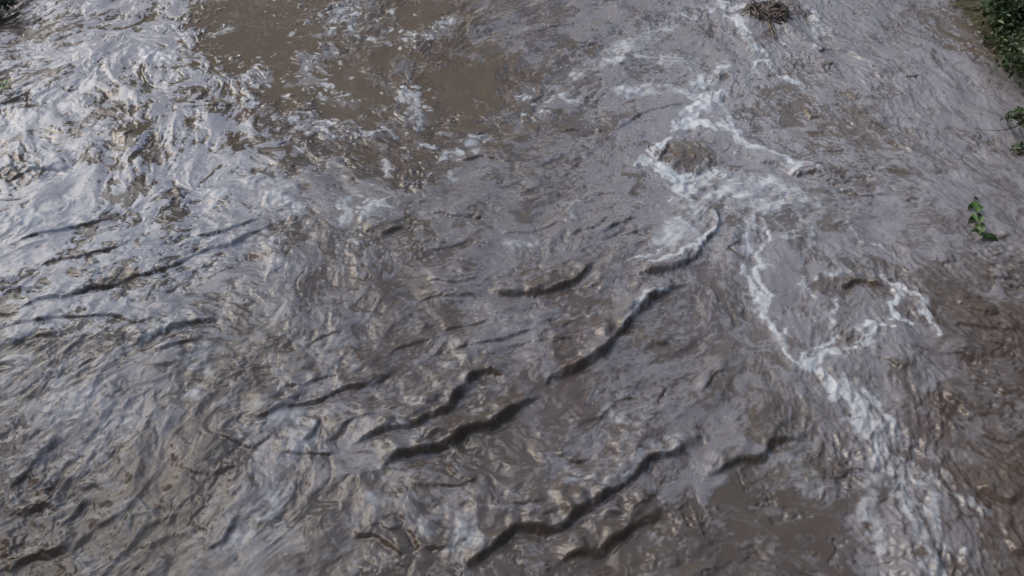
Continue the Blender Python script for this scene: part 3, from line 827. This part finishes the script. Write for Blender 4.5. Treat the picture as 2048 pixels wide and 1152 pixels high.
tw.tube(px_path([(2025, 256, .14), (2012, 248, .12)]), .003, .0015, 5)
tw.build('bare_twigs', M_twig, ov)
bush('leaf_tuft', 'small dark leaf tuft at the right edge just below the leaning shrub', 'plant', on(2068, 300, .02), on(2046, 297, .05), (.09, .06, .04), 40, .06, .03, M_leaf_dark, 51, 4)
bush('shadowed_bush', 'blurred dark green bush dipping into the water in the upper left corner', 'bush', on(-40, -14, .2), on(-18, -2, .2), (.26, .22, .13), 420, .08, .045, M_leaf_dark, 61, 10)

def sprig(name, label, cat, base, stem_pts, leaves, stem_mat=M_leaf_mid, mats=(M_leaf_fresh, M_leaf_pale, M_leaf_dark)):
    """a single plant from listed leaves: (px, py, z, toward px, toward py, rise, length, width, which material)"""
    t = thing(name, label, cat, base)
    o = Vector(base)
    st = MB()
    st.tube([Vector(on(*p)) - o for p in stem_pts], .006, .004, 6)
    st.build('stem', stem_mat, t)
    for px, py, z, tx, ty, rise, L, W, k in leaves:
        lf = MB()
        a, b = Vector(on(px, py, z)), Vector(on(tx, ty, z))
        d = (b - a).normalized() + Vector((0, 0, rise))
        lf.leaf(a - o, d, (0, -.25, 1), L, W, .22, .25)
        lf.build('leaf', mats[k], t)
    return t
sprig('stranded_plant', 'single upright green leafy plant standing in the current near the right edge', 'plant', on(1962, 462, .02),
      [(1966, 470, .03), (1958, 445, .06), (1950, 412, .08)],
      [(1950, 414, .08, 1962, 402, .2, .10, .085, 0), (1950, 414, .08, 1944, 398, .2, .09, .075, 0), (1951, 416, .08, 1966, 414, .15, .09, .07, 0), (1954, 424, .075, 1956, 408, .4, .08, .06, 0),
       (1956, 444, .06, 1940, 424, .25, .14, .04, 0), (1960, 446, .06, 1970, 426, .25, .13, .036, 1),
       (1962, 458, .05, 1950, 440, .05, .11, .05, 2), (1962, 456, .045, 1972, 440, .05, .11, .05, 2), (1954, 434, .045, 1972, 424, 0, .10, .06, 2), (1952, 432, .04, 1938, 444, 0, .12, .06, 2),
       (1964, 464, .05, 1955, 455, .3, .08, .04, 1), (1964, 464, .05, 1970, 450, .3, .09, .04, 1), (1960, 468, .04, 1958, 455, .2, .07, .035, 0), (1962, 462, .035, 1945, 462, 0, .12, .05, 2),
       (1958, 470, .035, 1995, 476, .05, .19, .075, 2), (1966, 472, .04, 1998, 470, .05, .17, .05, 2), (1946, 408, .05, 1936, 420, 0, .09, .05, 2), (1952, 400, .045, 1952, 388, 0, .09, .05, 2)])
sprig('waterside_plant', 'small plant with round green leaves poking in at the left edge', 'plant', on(0, 180, 0),
      [(0, 186, -.02), (6, 174, .06), (11, 167, .09)],
      [(13, 166, .09, 21, 152, .25, .085, .08, 0), (9, 168, .09, 1, 152, .25, .08, .07, 0), (9, 172, .08, 15, 178, .1, .09, .08, 2), (7, 172, .08, -5, 178, .1, .09, .08, 0), (15, 172, .06, 27, 182, 0, .08, .05, 2)])
sprig('floating_leaf', 'tiny dark leaf floating alone on the grey water left of the leaning shrub', 'leaf', on(1915, 180, .01),
      [(1915, 182, .012), (1914, 177, .018)], [(1914, 178, .018, 1920, 172, .1, .045, .03, 2), (1914, 178, .018, 1908, 175, .1, .035, .025, 0)])

# brush snagged in mid-stream
def brush():
    base = at(1534, 44)
    t = thing('brush_tangle', 'clump of tangled muddy brown brush snagged mid-river at the top edge', 'brush clump', base)
    r = random.Random(5)
    tw, dk = MB(), MB()
    cx = Vector((.02, .10, .10))
    for i in range(210):
        a = r.uniform(0, 2 * math.pi); q = r.random() ** .5
        p = cx + Vector((math.cos(a) * .25 * q, math.sin(a) * .22 * q, r.uniform(-.08, .09) * (1.15 - q)))
        d = Vector((-math.sin(a) * .9 + r.gauss(0, .6), math.cos(a) * .9 + r.gauss(0, .6), r.gauss(0, .3))).normalized()
        L = r.uniform(.04, .10)
        k = Vector((r.gauss(0, .04), r.gauss(0, .04), r.gauss(0, .03)))
        pts = [p, p + d * L * .4 + k, p + d * L * .75 + k * 1.4 + Vector((0, 0, -.01)), p + d * L + Vector((0, 0, -.05))]
        (tw if i % 3 else dk).tube(pts, r.uniform(.006, .019), .003, 5)
    tw.build('pale_twigs', M_brush, t)
    dk.build('wet_twigs', M_wet_brush, t)
    rt = MB()
    o = Vector(base)
    for k, pts in enumerate(([(1535, 40, .08), (1541, 55, .05), (1546, 70, .03), (1550, 88, -.01)], [(1545, 40, .07), (1544, 52, .06), (1552, 66, .03), (1556, 78, -.01)], [(1520, 42, .05), (1526, 52, .05), (1528, 62, -.01)])):
        rt.tube([Vector(on(*p)) - o for p in pts], .016, .006, 6)
    rt.build('trailing_roots', M_brush, t)
brush()

# bank grass: nobody could count it
g = MB()
r = random.Random(9)
for i in range(2600):
    t = r.random()
    p = shore_r[1].lerp(shore_r[3], t * 1.25 - .1)
    out = Vector((dr.y, -dr.x, 0)) * 1
    w = abs(r.gauss(0, .5)) + .02
    q = p + out * w
    z = .02 + .5 * (1 - math.exp(-w / .55)) - .08
    a = r.uniform(0, 6.28)
    g.leaf((q.x, q.y, max(z, 0)), (math.cos(a) * .8 - out.x * .5, math.sin(a) * .8 - out.y * .5, r.uniform(.4, 1.2)), (0, 0, 1), r.uniform(.10, .26), .010, .2, .6)
gr = g.build('grass', M_straw)
gr['kind'] = 'stuff'
gr['label'] = 'thin grass along the waterline of the right bank'
